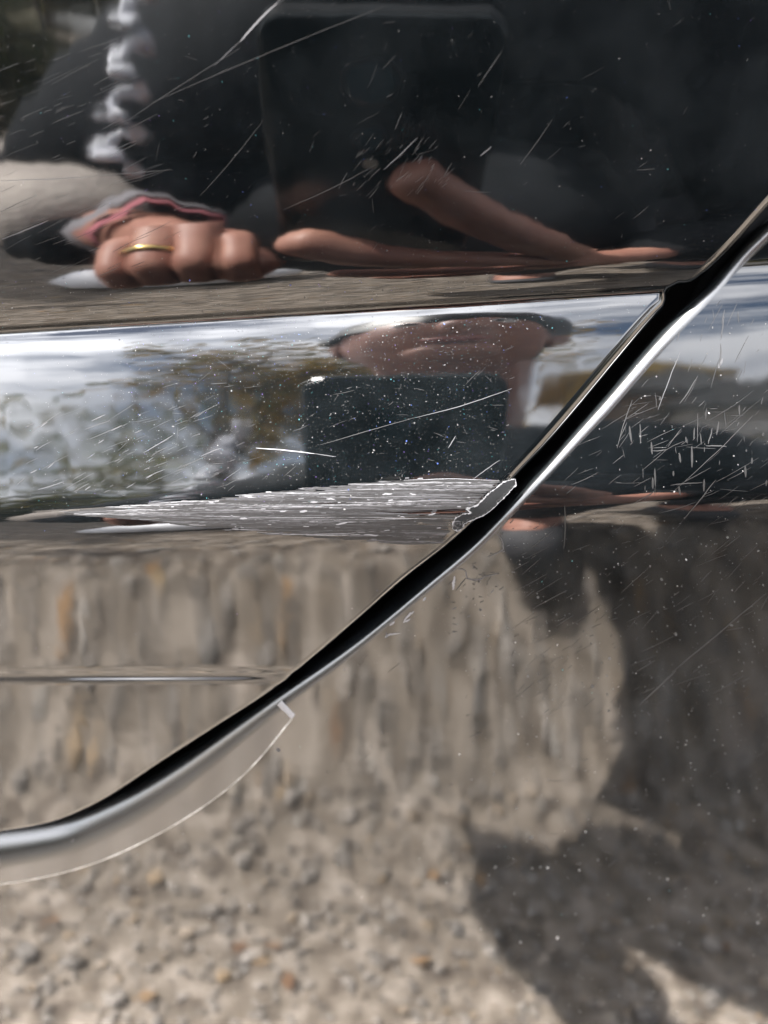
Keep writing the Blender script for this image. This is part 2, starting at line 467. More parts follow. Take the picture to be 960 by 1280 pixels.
LT = 'trees mirrored in the door'
tree('autumn_tree', 'tall thin golden autumn tree, its trunk mirrored left of the phone', -2.1, -9.5, 7.6, 4.0, M_GOLD, 2000, .11, LT, .25)
tree('autumn_tree', 'olive green tree showing sky through its crown, leftmost in the door', -6.6, -11, 4.6, 4.4, M_OLIVE, 1000, .12, LT, .15)
tree('autumn_tree', 'olive and yellow tree filling the middle distance behind the phone', -4.0, -13, 5.6, 5.0, M_OLIVE, 1500, .12, LT, .1)
tree('autumn_tree', 'broad golden tree partly hidden behind the person', .6, -12, 8.6, 6, M_GOLD, 4200, .12, LT, .1)
TP = []
for i, (x, y, h, w) in enumerate([(-9.5, -15, 2.8, 4.4), (-6.2, -16, 3.0, 4.4), (-3.2, -17, 3.2, 4.4), (-.6, -16, 3.8, 4), (1.25, -5.6, 1.7, 1.5), (2.5, -4.9, 2.0, 2.0)]):
    t = tree('shrub', ['dark evergreen shrub at the far left of the row', 'dark evergreen shrub behind the leftmost olive tree', 'dark evergreen shrub behind the golden tree trunk',
              'dark evergreen shrub straight behind the person', 'dark evergreen shrub right of the person', 'dark evergreen shrub in front of the pale house'][i],
             x, y, h, w, M_HEDGE, 3500, .16, 'row of shrubs across the yard', .05)
    t['category'] = 'shrub'
tree('added_shade_tree', 'added tall leafy tree out of view to the left, there to shade the yard', -5.7, -3.9, 9.4, 3.3, M_OLIVE, 7000, .13, LT, .5)  # unseen tree added so that its shadow darkens the far ground
# fallen leaves, curled, on the grit
n = 240
c = np.stack([rng.uniform(-1.2, 1.2, n), rng.uniform(-1.5, .05, n), np.full(n, .006)], 1); a = rng.uniform(0, 6.28, n); l = rng.uniform(.005, .014, n)[:, None]; wd = l*rng.uniform(.35, .6, (n, 1))
u = np.stack([np.cos(a), np.sin(a), rng.uniform(-.2, .3, n)], 1); v = np.stack([-np.sin(a), np.cos(a), rng.uniform(-.3, .3, n)], 1); up = np.array((0, 0, 1.0))
lv = np.stack([c-u*l, c+v*wd+up*.3*wd, c+u*l, c-v*wd+up*.3*wd], 1).reshape(-1, 3)
M_LITTER = vary(mat('dry_leaf', (.25, .13, .05), .9, .1), [(.09, .055, .035), (.21, .125, .06), (.26, .19, .11), (.13, .075, .045)], per_island=True, pos=[0, .3, .6, .85])
tag(fast_quads('leaf_litter', lv, np.arange(4*n).reshape(-1, 4), M_LITTER), 'small dry brown and orange leaves scattered over the grit', 'leaves', kind='stuff')

# ---------------------------------------------------------------- the person holding the phone
def skin_mesh(name, joints, edges, material, parent=None, levels=2, root=None):
    me = bpy.data.meshes.new(name); names = list(joints)
    me.from_pydata([joints[k][0] for k in names], [(names.index(a), names.index(b)) for a, b in edges], [])
    o = bpy.data.objects.new(name, me); C.objects.link(o)
    sk = o.modifiers.new('skin', 'SKIN'); sk.use_smooth_shade = True; sk.branch_smoothing = .4
    lay = me.skin_vertices[0].data if me.skin_vertices else None
    if lay is None:
        bm = bmesh.new(); bm.from_mesh(me); bm.verts.layers.skin.verify(); bm.to_mesh(me); bm.free(); lay = me.skin_vertices[0].data
    for i, k in enumerate(names):
        r = joints[k][1]; lay[i].radius = (r, r) if not isinstance(r, tuple) else r
        lay[i].use_root = (k == (root or names[0]))
    sb = o.modifiers.new('sub', 'SUBSURF'); sb.levels = sb.render_levels = levels
    dg = bpy.context.evaluated_depsgraph_get()
    ev = bpy.data.meshes.new_from_object(o.evaluated_get(dg))
    o.modifiers.clear(); o.data = ev; ev.materials.clear(); ev.materials.append(material)
    ev.polygons.foreach_set('use_smooth', [True]*len(ev.polygons))
    if parent: keep(o, parent)
    return o
M_SKIN = vary(mat('skin', (.42, .24, .17), .5, .4), [(.30, .13, .095), (.42, .22, .16)], 60, 4, .15, bscale=900, dist=.0006)
M_JACKET = vary(mat('jacket_cloth', (.012, .013, .016), .85, .2), [(.005, .006, .007), (.012, .013, .015)], 40, 4, .3, bscale=300)
M_TROUSER = vary(mat('trouser_cloth', (.03, .03, .034), .9, .2), [(.02, .02, .024), (.05, .05, .055)], 25, 4, .4, bscale=500)
M_FLEECE = vary(mat('fleece', (.34, .30, .27), 1.0, .1), [(.26, .23, .21), (.40, .36, .32)], 60, 4, .8, bscale=260, dist=.004)
M_HAIR = mat('dark_hair', (.012, .010, .009), .5, .4)
M_SHOE = vary(mat('grey_shoe', (.06, .06, .065), .7, .3), [(.04, .04, .045), (.09, .09, .09)], 30)
M_PINK = mat('pink_rib', (.40, .14, .16), .9, .2)
M_GREY = mat('grey_rib', (.20, .19, .20), .85, .2)
M_WHITE = vary(mat('white_cord', (.62, .63, .66), .8, .3), [(.45, .46, .52), (.75, .76, .78)], 90)
M_GOLDM = mat('gold', (.9, .65, .25), .18, .5, 1.0)
person = thing('person', 'person in a dark jacket and dark trousers bending low before the door with a phone', 'person', (.08, -.6, 0))
J = {
 'pelvis': ((.33, -.80, .60), .12), 'waist': ((.25, -.71, .68), .09), 'chest': ((.08, -.50, .75), .075), 'neckb': ((.055, -.39, .87), .048),
 'neck': ((.045, -.33, .92), .052), 'head': ((.032, -.27, .985), (.070, .080)), 'crown': ((.03, -.255, 1.06), (.07, .08)),
 'lsh': ((-.08, -.31, .825), .026), 'lel': ((-.250, -.38, .65), .026), 'lwr': ((-.104, -.128, .689), .026),
 'rsh': ((.20, -.34, .84), .026), 'rel': ((.305, -.27, .60), .030), 'rwr': ((.125, -.132, .592), .027),
 'lhip': ((.24, -.79, .57), .085), 'lkn': ((.21, -.44, .45), .058), 'lan': ((.24, -.66, .12), .042), 'lto': ((.22, -.50, .05), .035),
 'rhip': ((.42, -.79, .57), .085), 'rkn': ((.53, -.46, .45), .058), 'ran': ((.47, -.76, .12), .042), 'rto': ((.50, -.60, .05), .035),
}
E = [('pelvis','waist'),('waist','chest'),('chest','neckb'),('neckb','neck'),('neck','head'),('head','crown'),
     ('chest','lsh'),('lsh','lel'),('lel','lwr'),('chest','rsh'),('rsh','rel'),('rel','rwr'),
     ('pelvis','lhip'),('lhip','lkn'),('lkn','lan'),('lan','lto'),('pelvis','rhip'),('rhip','rkn'),('rkn','ran'),('ran','rto')]
def limb(base, pts, r0, r1, key):
    prev = base; q = None
    for i, p in enumerate(pts):
        r = r0+(r1-r0)*i/max(1, len(pts)-1)
        if q is not None:                     # each phalanx is slimmer than the knuckles at its ends
            k = f'{key}m{i}'; J[k] = (tuple((a+b)/2 for a, b in zip(p, q)), r*.9); E.append((prev, k)); prev = k
        k = f'{key}{i}'; J[k] = (p, r*(1.06 if i < len(pts)-1 else .96)); E.append((prev, k)); prev = k; q = p
# right hand: the first finger lies along the back of the phone, the rest carry its lower edge
J['rpalm'] = ((.096, -.090, .632), (.019, .027)); E.append(('rwr', 'rpalm'))
limb('rpalm', [(.085, -.054, .672), (.068, -.034, .700), (.040, -.016, .736), (.010, -.002, .770)], .0150, .0115, 'ri')
limb('rpalm', [(.080, -.060, .655), (.050, -.034, .676), (.006, -.012, .700), (-.032, -.010, .730)], .0140, .0150, 'rm')
limb('rpalm', [(.080, -.074, .630), (.048, -.058, .634), (.010, -.056, .640), (-.016, -.058, .648)], .0130, .0105, 'rr')
limb('rpalm', [(.082, -.086, .610), (.052, -.070, .608), (.024, -.070, .612), (.006, -.074, .618)], .0115, .0090, 'rp')
limb('rpalm', [(.086, -.104, .668), (.066, -.094, .700), (.052, -.080, .722)], .0140, .0105, 'rt')
# left hand: a loose fist with a ring, held low beside the phone
J['lpalm'] = ((-.078, -.080, .700), (.024, .017)); E.append(('lwr', 'lpalm'))
for key, x, dz, r in (('li', -.050, -.001, .0090), ('lm', -.067, .002, .0094), ('lr', -.084, .000, .0090), ('lp', -.099, -.005, .0080)):
    limb('lpalm', [(x, -.048, .716+dz), (x*.98, -.020, .700+dz), (x*.97, -.023, .670+dz), (x*.99, -.044, .662+dz)], r*1.12, r, key)
limb('lpalm', [(-.052, -.078, .688), (-.042, -.052, .676), (-.052, -.034, .658)], .0112, .0090, 'lt')
body = skin_mesh('body', J, E, M_SKIN, person, 2, 'pelvis')
# face
def ball(c, r, n=10, sq=(1, 1, 1)):
    V, F = [], []
    for i in range(n+1):
        th = math.pi*i/n
        for k in range(2*n):
            a = math.pi*k/n
            V.append((c[0]+r*sq[0]*math.sin(th)*math.cos(a), c[1]+r*sq[1]*math.sin(th)*math.sin(a), c[2]+r*sq[2]*math.cos(th)))
    for i in range(n):
        for k in range(2*n):
            F.append((i*2*n+k, (i+1)*2*n+k, (i+1)*2*n+(k+1) % (2*n), i*2*n+(k+1) % (2*n)))
    return V, F
HX, HY, HZ = .03, -.245, 1.025
keep(mesh_obj('face', *join([ball((HX, HY+.004, HZ), .079, 14, (.95, 1.08, 1.32)), ball((HX, HY+.092, HZ-.012), .014, 8, (.8, 1.2, 1.7)),
     ball((HX-.077, HY-.01, HZ-.01), .018, 8, (.45, .8, 1.5)), ball((HX+.077, HY-.01, HZ-.01), .018, 8, (.45, .8, 1.5)),
     ball((HX, HY+.06, HZ-.075), .028, 8, (1.1, .8, .8))]), M_SKIN), person)
M_LIP = mat('lips', (.35, .12, .10), .5)
M_EYE = mat('eye_white', (.7, .7, .7), .2); M_IRIS = mat('dark_iris', (.03, .02, .015), .2)
keep(mesh_obj('mouth', *ball((HX, HY+.082, HZ-.052), .02, 8, (1.1, .4, .35)), M_LIP), person)
for s in (-1, 1):
    e = keep(mesh_obj('eye', *ball((HX+s*.03, HY+.074, HZ+.012), .012, 8), M_EYE), person)
    i = mesh_obj('iris', *ball((HX+s*.03, HY+.0835, HZ+.012), .006, 8, (1, .5, 1)), M_IRIS); i.parent = e
hv, hf = ball((HX, HY-.018, HZ+.028), .094, 18, (.95, 1.1, 1.22))
hv = [(x+.004*math.sin(60*z+9*x), y+.004*math.sin(80*x), z+.003*math.sin(70*x+50*y)) for x, y, z in hv]
hf = [f for f in hf if not all(hv[i][1] > HY+(.035 if hv[i][0] > HX-.03 else -.02) and hv[i][2] < HZ+.02 and hv[i][0] < HX+.055 for i in f)]
keep(mesh_obj('hair', hv, hf, M_HAIR), person)
# clothes; jacket flap, mid, front and skirt lumps are shaped to fill the ground shadow
JJ = {'hem': ((.34, -.82, .62), (.18, .16)), 'waist': ((.25, -.70, .67), (.175, .16)), 'chest': ((.08, -.47, .74), (.165, .15)), 'top': ((.06, -.39, .845), (.11, .09)), 'collar': ((.05, -.36, .90), .075), 'belly': ((.11, -.53, .645), (.16, .14)), 'flap': ((-.125, -.395, .62), (.125, .11)), 'front': ((.005, -.19, .57), (.20, .19)), 'mid': ((.08, -.33, .64), (.16, .14)), 'skirta': ((.17, -.52, .48), (.12, .10)), 'skirtb': ((.25, -.55, .31), (.10, .09)),
      'ls': ((-.085, -.29, .83), .080), 'le': ((-.252, -.38, .65), .056), 'lw': ((-.140, -.165, .668), .050),
      'rs': ((.225, -.31, .85), .09), 're': ((.31, -.27, .60), .072), 'rw': ((.145, -.155, .592), .052)}
skin_mesh('jacket', JJ, [('hem','waist'),('waist','chest'),('chest','top'),('chest','belly'),('ls','flap'),('belly','mid'),('mid','front'),('belly','skirta'),('skirta','skirtb'),('top','collar'),('top','ls'),('ls','le'),('le','lw'),('top','rs'),('rs','re'),('re','rw')], M_JACKET, person, 2, 'chest')
TJ = {'p': ((.34, -.81, .56), (.16, .15)), 'lh': ((.24, -.76, .55), .105), 'lm': ((.22, -.60, .50), .092), 'lk': ((.21, -.43, .45), .074), 'ls': ((.225, -.55, .27), .065), 'la': ((.24, -.66, .11), .055),
      'rh': ((.43, -.76, .55), .105), 'rk': ((.535, -.45, .45), .076), 'rs': ((.505, -.62, .27), .07), 'ra': ((.47, -.76, .11), .06)}
skin_mesh('trousers', TJ, [('p','lh'),('lh','lm'),('lm','lk'),('lk','ls'),('ls','la'),('p','rh'),('rh','rk'),('rk','rs'),('rs','ra')], M_TROUSER, person, 2, 'p')
# paler fleece over the left sleeve
skin_mesh('sleeve', {'a': ((-.225, -.385, .68), .052), 'b': ((-.240, -.345, .655), .056), 'c': ((-.172, -.225, .685), .058), 'd': ((-.148, -.178, .672), .046)}, [('a','b'),('b','c'),('c','d')], M_FLEECE, person, 2, 'b')
for s, (a, t) in enumerate((((.245, -.68, .06), (.22, -.46, .045)), ((.47, -.78, .06), (.50, -.56, .045)))):
    skin_mesh('shoe', {'h': (a, .048), 'm': (((a[0]+t[0])/2, (a[1]+t[1])/2, .052), .05), 't': (t, (.046, .036))}, [('h', 'm'), ('m', 't')], M_SHOE, person, 2)
def ring_strip(c, ax, r, w, seg=20, wob=0):
    ax = Vector(ax).normalized(); u = ax.orthogonal().normalized(); v = ax.cross(u); pts = []
    V, F = [], []
    prof = [(-w/2, r*.96), (-w/4, r*1.03), (w/4, r*1.03), (w/2, r*.96)]
    for k in range(seg):
        a = 2*math.pi*k/seg
        for h, q in prof: V.append(Vector(c)+ax*h+(u*math.cos(a)+v*math.sin(a))*q*(1+wob*math.sin(5*a)))
    for k in range(seg):
        for j in range(3): F.append((k*4+j, k*4+j+1, ((k+1) % seg)*4+j+1, ((k+1) % seg)*4+j))
    return V, F
axl = (-.024, -.048, -.012)
keep(mesh_obj('cuff', *ring_strip((-.108, -.146, .687), axl, .038, .026, 20, .10), M_GREY), person)
keep(mesh_obj('cuff_trim', *ring_strip((-.099, -.124, .693), axl, .031, .012, 20, .14), M_PINK), person)
keep(mesh_obj('ring', *ring_strip((-.0830, -.034, .708), (0, .87, -.5), .0108, .004), M_GOLDM), person)
# loose white drawstring down the edge of the jacket
zp = []
for i in range(60):
    f = i/59; zp.append((-.096-.036*f+.0085*math.sin(f*34)*(.5+f), -.190+.004*math.cos(f*34), .865-.132*f+.004*math.cos(f*68)))
keep(mesh_obj('drawstring', *tube(zp, [.0026+.0022*math.sin(i*.9)**2 for i in range(60)], 8), M_WHITE), person)

# ---------------------------------------------------------------- the phone, its lens at the camera
M_PHONE = mat('phone_back', (.006, .010, .011), .15, .4)
M_PRIM = mat('phone_rim', (.006, .007, .008), .6, .12)
M_LENS = mat('lens_glass', (.004, .03, .045), .1, .6)
phone = thing('smartphone', 'dark smartphone held upright in the hands, its back mirrored in the scratched band', 'phone', (0, 0, CAM_Z))
phone.rotation_euler = (math.pi/2-PITCH, 0, 0)      # local x right, y up the phone, -z out of its back
def rrect(x0, x1, y0, y1, r, n=8):
    P = []
    for cx, cy, a0 in ((x1-r, y1-r, 0), (x0+r, y1-r, 90), (x0+r, y0+r, 180), (x1-r, y0+r, 270)):
        for k in range(n+1):
            a = math.radians(a0+90*k/n); P.append((cx+r*math.cos(a), cy+r*math.sin(a)))
    return P
def slab(loops, closed=True):
    V, F = [], []; n = len(loops[0][0])
    for P, z in loops: V += [(x, y, -z) for x, y in P]
    for i in range(len(loops)-1):
        for k in range(n): F.append((i*n+k, i*n+(k+1) % n, (i+1)*n+(k+1) % n, (i+1)*n+k))
    if closed: F.append(tuple(range(n))[::-1]); F.append(tuple((len(loops)-1)*n+k for k in range(n)))
    return V, F
px0, px1, py0, py1 = -.033, .0405, -.139, .0225
def RR(d, r=.009): return rrect(px0+d, px1-d, py0+d, py1-d, r-d)
mesh_obj('back_cover', *slab([(RR(.0006), -.0024), (RR(.001), -.0017), (RR(.0022), -.0013)]), M_PHONE, phone, False)
mesh_obj('rim', *slab([(RR(.0012), -.0086), (RR(.0003), -.0080), (RR(0), -.0068), (RR(0), -.0036), (RR(.0005), -.00245)]), M_PRIM, phone, False)
mesh_obj('screen', *slab([(RR(.0022), -.0090), (RR(.0016), -.0087)]), mat('screen_glass', (.02, .02, .022), .05), phone, False)
def disc(cx, cy, r, z0, z1, n=24):
    P = lambda q: [(cx+q*math.cos(2*math.pi*k/n), cy+q*math.sin(2*math.pi*k/n)) for k in range(n)]
    return slab([(P(r), z0), (P(r), z1-.0002), (P(r*.93), z1)])
for cx, cy, r in ((0, 0, .0095), (0, -.022, .0060)):
    l = mesh_obj('lens', *disc(cx, cy, r, -.0014, -.0009), M_PRIM, phone, False)
    g = mesh_obj('lens_glass', *disc(cx, cy, r*.8, -.0010, -.0007), M_LENS, phone, False); g.parent = l
mesh_obj('flash', *disc(.0, -.034, .0025, -.0014, -.0010), mat('flash_lens', (.6, .58, .5), .3), phone, False)

# ---------------------------------------------------------------- buildings behind the photographer
M_SIDING = vary(mat('pale_siding', (.62, .60, .58), .7, .3), [(.55, .53, .51), (.68, .66, .64)], 3)
M_ROOF = vary(mat('grey_tiles', (.16, .15, .15), .8), [(.11, .105, .10), (.20, .19, .18)], 8)
M_BROWN = vary(mat('brown_render', (.20, .14, .10), .85, .2), [(.16, .11, .08), (.24, .17, .12)], 6)
M_OCHRE = vary(mat('ochre_boards', (.42, .28, .06), .8, .2), [(.36, .24, .05), (.46, .31, .08)], 6)
M_GLASSW = mat('window_glass', (.30, .34, .38), .05, .8)
def box(x0, x1, y0, y1, z0, z1):
    V = [(x, y, z) for x in (x0, x1) for y in (y0, y1) for z in (z0, z1)]
    return V, [(0, 1, 3, 2), (4, 6, 7, 5), (0, 4, 5, 1), (2, 3, 7, 6), (0, 2, 6, 4), (1, 5, 7, 3)]
def gable(x0, x1, y0, y1, z0, z1):
    xm = (x0+x1)/2
    V = [(x0, y0, z0), (x1, y0, z0), (xm, y0, z1), (x0, y1, z0), (x1, y1, z0), (xm, y1, z1)]
    return V, [(0, 2, 1), (3, 4, 5), (0, 3, 5, 2), (1, 2, 5, 4), (0, 1, 4, 3)]
def house(name, label, cat, x0, x1, y0, d, zw, zr, m, board, wins, m_roof=M_ROOF):
    t = thing(name, label, cat, ((x0+x1)/2, y0, 0)); h = (x1-x0)/2
    mesh_obj('wall', *box(-h, h, -d, 0, -.1, zw), m, t, False)
    z = .1; first = None
    while z < zw-.05:
        if first is None:
            first = mesh_obj('board', *box(-h-.01, h+.01, 0, .035, 0, board*.9), m, t, False); first.location = (0, .002, z)
        else:
            o = first.copy(); C.objects.link(o); o.location = (0, .002, z)
        z += board
    V, F = gable(-h-.25, h+.25, -d-.2, .25, zw, zr); mesh_obj('roof', V, F, m_roof, t, False)
    for (wx, wz, ww, wh) in wins:
        w = mesh_obj('window', *box(wx-ww/2-.06, wx+ww/2+.06, .04, .09, wz-.06, wz+wh+.06), M_SIDING, t, False)
        mesh_obj('pane', *box(wx-ww/2, wx+ww/2, .092, .10, wz, wz+wh), M_GLASSW, w, False)
    return t
house('clapboard_house', 'pale clapboard house mirrored at the far right of the quarter panel', 'house', 2.2, 7.2, -6.2, 3, 3.0, 4.0, M_SIDING, .2, [(-1.3, 1.5, .8, 1.0), (1.0, 1.5, .8, 1.0)])
house('brown_house', 'brown rendered house with two bright windows, between the yellow barn and the pale house', 'house', 2.02, 2.9, -7.2, .9, 3.6, 3.9, M_BROWN, .25, [(-.25, 2.5, .18, .6), (.08, 2.5, .18, .6)])
house('yellow_barn', 'ochre yellow boarded barn mirrored beside the phone, next to the shut line', 'barn', 1.82, 3.2, -8.3, 1.0, 4.3, 4.5, M_OCHRE, .22, [], M_OCHRE)
# clipped hedge across the yard
hd = thing('hedge', 'long dark clipped hedge running behind the person', 'hedge', (0, -3.7, 0))
n = 26000
p = np.stack([rng.uniform(-5.5, 5.5, n), rng.normal(0, .26, n), rng.uniform(.02, .84, n)], 1)
p[:, 2] *= 1+.10*np.sin(p[:, 0]*2.3)+.06*np.sin(p[:, 0]*7.1)
u = rng.normal(0, 1, (n, 3)); u /= np.linalg.norm(u, axis=1, keepdims=True)
v = np.cross(u, rng.normal(0, 1, (n, 3))); v /= np.linalg.norm(v, axis=1, keepdims=True)
s = .045*rng.uniform(.6, 1.4, (n, 1))
fast_quads('foliage', np.stack([p-u*s, p+v*s*.6, p+u*s, p-v*s*.6], 1).reshape(-1, 3), np.arange(4*n).reshape(-1, 4), M_HEDGE, hd)
V, F = [], []
parts = []
for k in range(40):
    x = -5.4+k*.277; parts.append(tube([(x, 0, -.05), (x+.05, .03, .5), (x-.04, -.05, .95)], [.02, .014, .006], 5))
mesh_obj('stem', *join(parts), M_BARK, hd)

# ---------------------------------------------------------------- wear on the paint
def wear(name, col, rough=.7): return mat(name, col, rough, .3)
M_SC = [wear('scuff_white', (.10, .10, .104)), wear('scuff_grey', (.03, .03, .032)), wear('scuff_faint', (.010, .0098, .010)), wear('scuff_dark', (.0048, .0047, .0048))]
class Ribbons:
    def __init__(self): self.v = []; self.f = []; self.m = []
    def add(self, pts, w, m, T, lift=2.2e-5):
        pts = np.asarray(pts, float); d = np.gradient(pts, axis=0); d /= np.linalg.norm(d, axis=1, keepdims=True)+1e-9
        nn = np.stack([-d[:, 1], d[:, 0]], 1); w = np.asarray(w, float)*np.ones(len(pts))
        a = pts+nn*w[:, None]/2; b = pts-nn*w[:, None]/2
        self.queue.append((np.concatenate([a, b]), len(pts), m, T, lift)) if hasattr(self, 'queue') else setattr(self, 'queue', [(np.concatenate([a, b]), len(pts), m, T, lift)])
    def build(self, name, mats, parent):
        q = self.queue; P = np.concatenate([a[0] for a in q]); lift = np.concatenate([np.full(len(a[0]), a[4]) for a in q])
        V = S(P[:, 0], P[:, 1], q[0][3], lift); F = []; M = []; o = 0
        for _, n, m, _, _ in q:
            for i in range(n-1): F.append((o+i, o+i+1, o+n+i+1, o+n+i)); M.append(m)
            o += 2*n
        ob = fast_quads(name, V, F, None, None, mats, M)
        tag(ob, kind='stuff'); ob.parent = parent; ob.matrix_parent_inverse = parent.matrix_world.inverted() if False else Matrix.Identity(4)
        return ob
def line(x0, y0, x1, y1, n=9, wob=0.0):
    t = np.linspace(0, 1, n); p = np.stack([x0+(x1-x0)*t, y0+(y1-y0)*t], 1)
    if wob:
        L = math.hypot(x1-x0, y1-y0); nx, ny = -(y1-y0)/L, (x1-x0)/L
        w = np.cumsum(rng.normal(0, wob, n)); p += np.stack([nx*w, ny*w], 1); bow = rng.normal(0, .012)*L*np.sin(np.pi*t); p += np.stack([nx*bow, ny*bow], 1)
    return p
def taper(n, w): t = np.linspace(0, 1, n); return w*(.25+.75*np.sin(np.pi*np.clip(t, .02, .98))**.6)
def above_door(X, Y, m=12): return Y < gap_y(GAP_D, X)-m
# the long scuff along the ridge
CHIP = np.array([(643.7,598.7),(645,606),(630,622),(617,635),(605,644),(587,651),(580,655),(578,661),(571,664),(566,661),(566,655),(570,647),(580,642),(589,641),(582,636),(595,632),(606,622),(612,616),(621,609),(632,601)])
def top_edge(x): return np.interp(x, [60,150,250,350,450,510,560,625], [640,632,624,613,603,597,601,606])
def low_edge(x): return np.interp(x, [60,150,250,330,450,560,600], [642,648,659,668,677,679,676])
def right_edge(y): return np.interp(y, [596,606,616,632,641,655,664,680], [638,622,610,596,582,564,564,556])
R = Ribbons()
for k in range(1900):
    u = rng.random(); x0 = 70+560*rng.random()**.8
    yt, yl = top_edge(x0), low_edge(x0)
    f = rng.random(); f = f**1.15
    bandf = .5+.5*math.sin(f*21+.6)
    y = yt+(yl-yt)*f
    L = rng.choice([12, 30, 70, 140, 240], p=[.3, .28, .22, .14, .06])*rng.uniform(.6, 1.3)
    x1 = min(x0+L, right_edge(y)-rng.uniform(0, 7))
    if x1-x0 < 5: continue
    wl = smoothstep(60, 330, x0)
    if rng.random() > .25+.75*wl: continue
    sl = rng.normal(.004, .008)
    n = max(4, int((x1-x0)/14)+2)
    w = rng.choice([.4, .7, 1.3, 2.6], p=[.38, .3, .2, .12])
    bright = rng.random()*(.55+.45*bandf)
    dark_zone = (x0 > 430 and .45 < f < .8)
    m = 0 if bright > .78 else 1 if bright > .52 else 2 if bright > .2 else 3
    if dark_zone and rng.random() < .75: continue
    if w > 2 and m == 0: m = 1
    R.add(line(x0, y, x1, y+sl*(x1-x0), n, .18), taper(n, w), m, T_DOOR)
for k in range(150):                                   # faint rubbed bands under them
    x0 = 90+440*rng.random(); f = rng.random(); yt, yl = top_edge(x0), low_edge(x0); y = yt+(yl-yt)*f
    x1 = min(x0+rng.uniform(60, 220), right_edge(y)-4)
    if x1-x0 < 20 or (x0 > 420 and .45 < f < .8): continue
    n = int((x1-x0)/14)+3
    R.add(line(x0, y, x1, y, n, .1), taper(n, rng.uniform(2.5, 5)), (1 if y < yt+.3*(yl-yt) and x0 > 250 and rng.random() < .5 else 2 if rng.random() < .6 else 3), T_DOOR, 1.2e-5)
for (x, y, l) in ((478,618,12),(408,624,10),(388,628,9),(512,617,8),(535,643,9),(500,646,6),(420,655,14),(455,668,18),(350,640,8),(300,648,9),(375,640,9)):
    R.add(line(x, y, x+l, y-rng.uniform(0, 2), 7, .3), taper(7, rng.uniform(1.2, 2.8)), 0, T_DOOR, 4e-5)
for k in range(110):
    x = 120+500*rng.random()**.7; f = rng.random()**1.3; yt, yl = top_edge(x), low_edge(x); y = yt+(yl-yt)*f
    if x > right_edge(y)-3 or rng.random() > smoothstep(80, 320, x): continue
    l = rng.uniform(1.5, 7)
    R.add(line(x, y, x+l, y+rng.normal(0, .3), 4, .15), rng.uniform(.5, 1.7), rng.choice([0, 1, 1]), T_DOOR, 3.5e-5)
R.build('scuff_mark', M_SC, door)
# bare patch where the paint has flaked off, with its ragged white rim
M_PRIMER = vary(mat('bare_primer', (.018, .019, .02), .7, .08), [(.0055, .0058, .0062), (.009, .0095, .010)], 300, 3)
bm = bmesh.new(); f = bm.faces.new([bm.verts.new((x, -y, 0)) for x, y in CHIP])
bmesh.ops.triangulate(bm, faces=[f]); bmesh.ops.subdivide_edges(bm, edges=bm.edges[:], cuts=5, use_grid_fill=True)
for v in bm.verts: v.co = S(np.array([v.co.x]), np.array([-v.co.y]), T_DOOR, np.array([3e-5]))[0]
me = bpy.data.meshes.new('paint_chip'); bm.to_mesh(me); bm.free(); me.materials.append(M_PRIMER)
chip = bpy.data.objects.new('paint_chip', me); C.objects.link(chip); chip.parent = door
R = Ribbons()
loop = np.concatenate([CHIP, CHIP[:1]]); seg = np.cumsum(np.r_[0, np.linalg.norm(np.diff(loop, axis=0), axis=1)])
tt = np.linspace(0, seg[-1], 150); lp = np.stack([np.interp(tt, seg, loop[:, 0]), np.interp(tt, seg, loop[:, 1])], 1)+rng.normal(0, .4, (150, 2))
ww = .5+2.2*rng.random(150)**2.5; ww[tt < 6] *= .6
R.add(lp, ww, 0, T_DOOR, 6e-5)
R.add(lp+rng.normal(0, 1.3, (150, 2))+np.array((-1.5, -1.2)), (.4+.5*rng.random(150)), 2, T_DOOR, 4e-5)
for k in range(12): 
    a = rng.uniform(0, 6.28); r = rng.uniform(2, 7); R.add([(573+r*math.cos(a+q)*1.0, 656+r*.8*math.sin(a+q)) for q in (0, .4, .8, 1.2)], .7, 1, T_DOOR, 7e-5)
R.build('chip_rim', M_SC, door)

# hairline scratches
def swarm(R, n, x0, x1, y0, y1, ang, spread, l0, l1, mats, T, ok, wmax=1.2):
    for k in range(n):
        x = rng.uniform(x0, x1); y = rng.uniform(y0, y1); a = math.radians(rng.normal(ang, spread)); l = l0+(l1-l0)*rng.random()**2
        xe, ye = x+l*math.cos(a), y-l*math.sin(a)
        if not (ok(x, y) and ok(xe, ye)): continue
        m = 8 if l > 20 else 5
        if rng.random() < .3: xe, ye = x+(xe-x)*.5, y+(ye-y)*.5
        R.add(line(x, y, xe, ye, m, .12), taper(m, rng.uniform(.25, .75*wmax)), rng.choice(mats), T)
R = Ribbons(); okd = lambda x, y: above_door(x, y)
swarm(R, 120, -40, 170, 60, 350, 22, 5, 12, 70, [2, 2, 3, 3], T_DOOR, okd, 1.0)
swarm(R, 90, 20, 300, 520, 622, 26, 6, 8, 45, [1, 2, 2, 3], T_DOOR, lambda x, y: y < top_edge(x)+1, 1.5)
swarm(R, 70, 150, 640, 430, 600, 18, 25, 6, 30, [2, 3, 3], T_DOOR, lambda x, y: above_door(x, y, 30), .9)
swarm(R, 60, 150, 900, 0, 340, 40, 22, 6, 36, [3, 3, 2], T_DOOR, okd, .9)
swarm(R, 60, 440, 560, 180, 250, 48, 6, 8, 22, [3, 2, 3], T_DOOR, okd, .9)
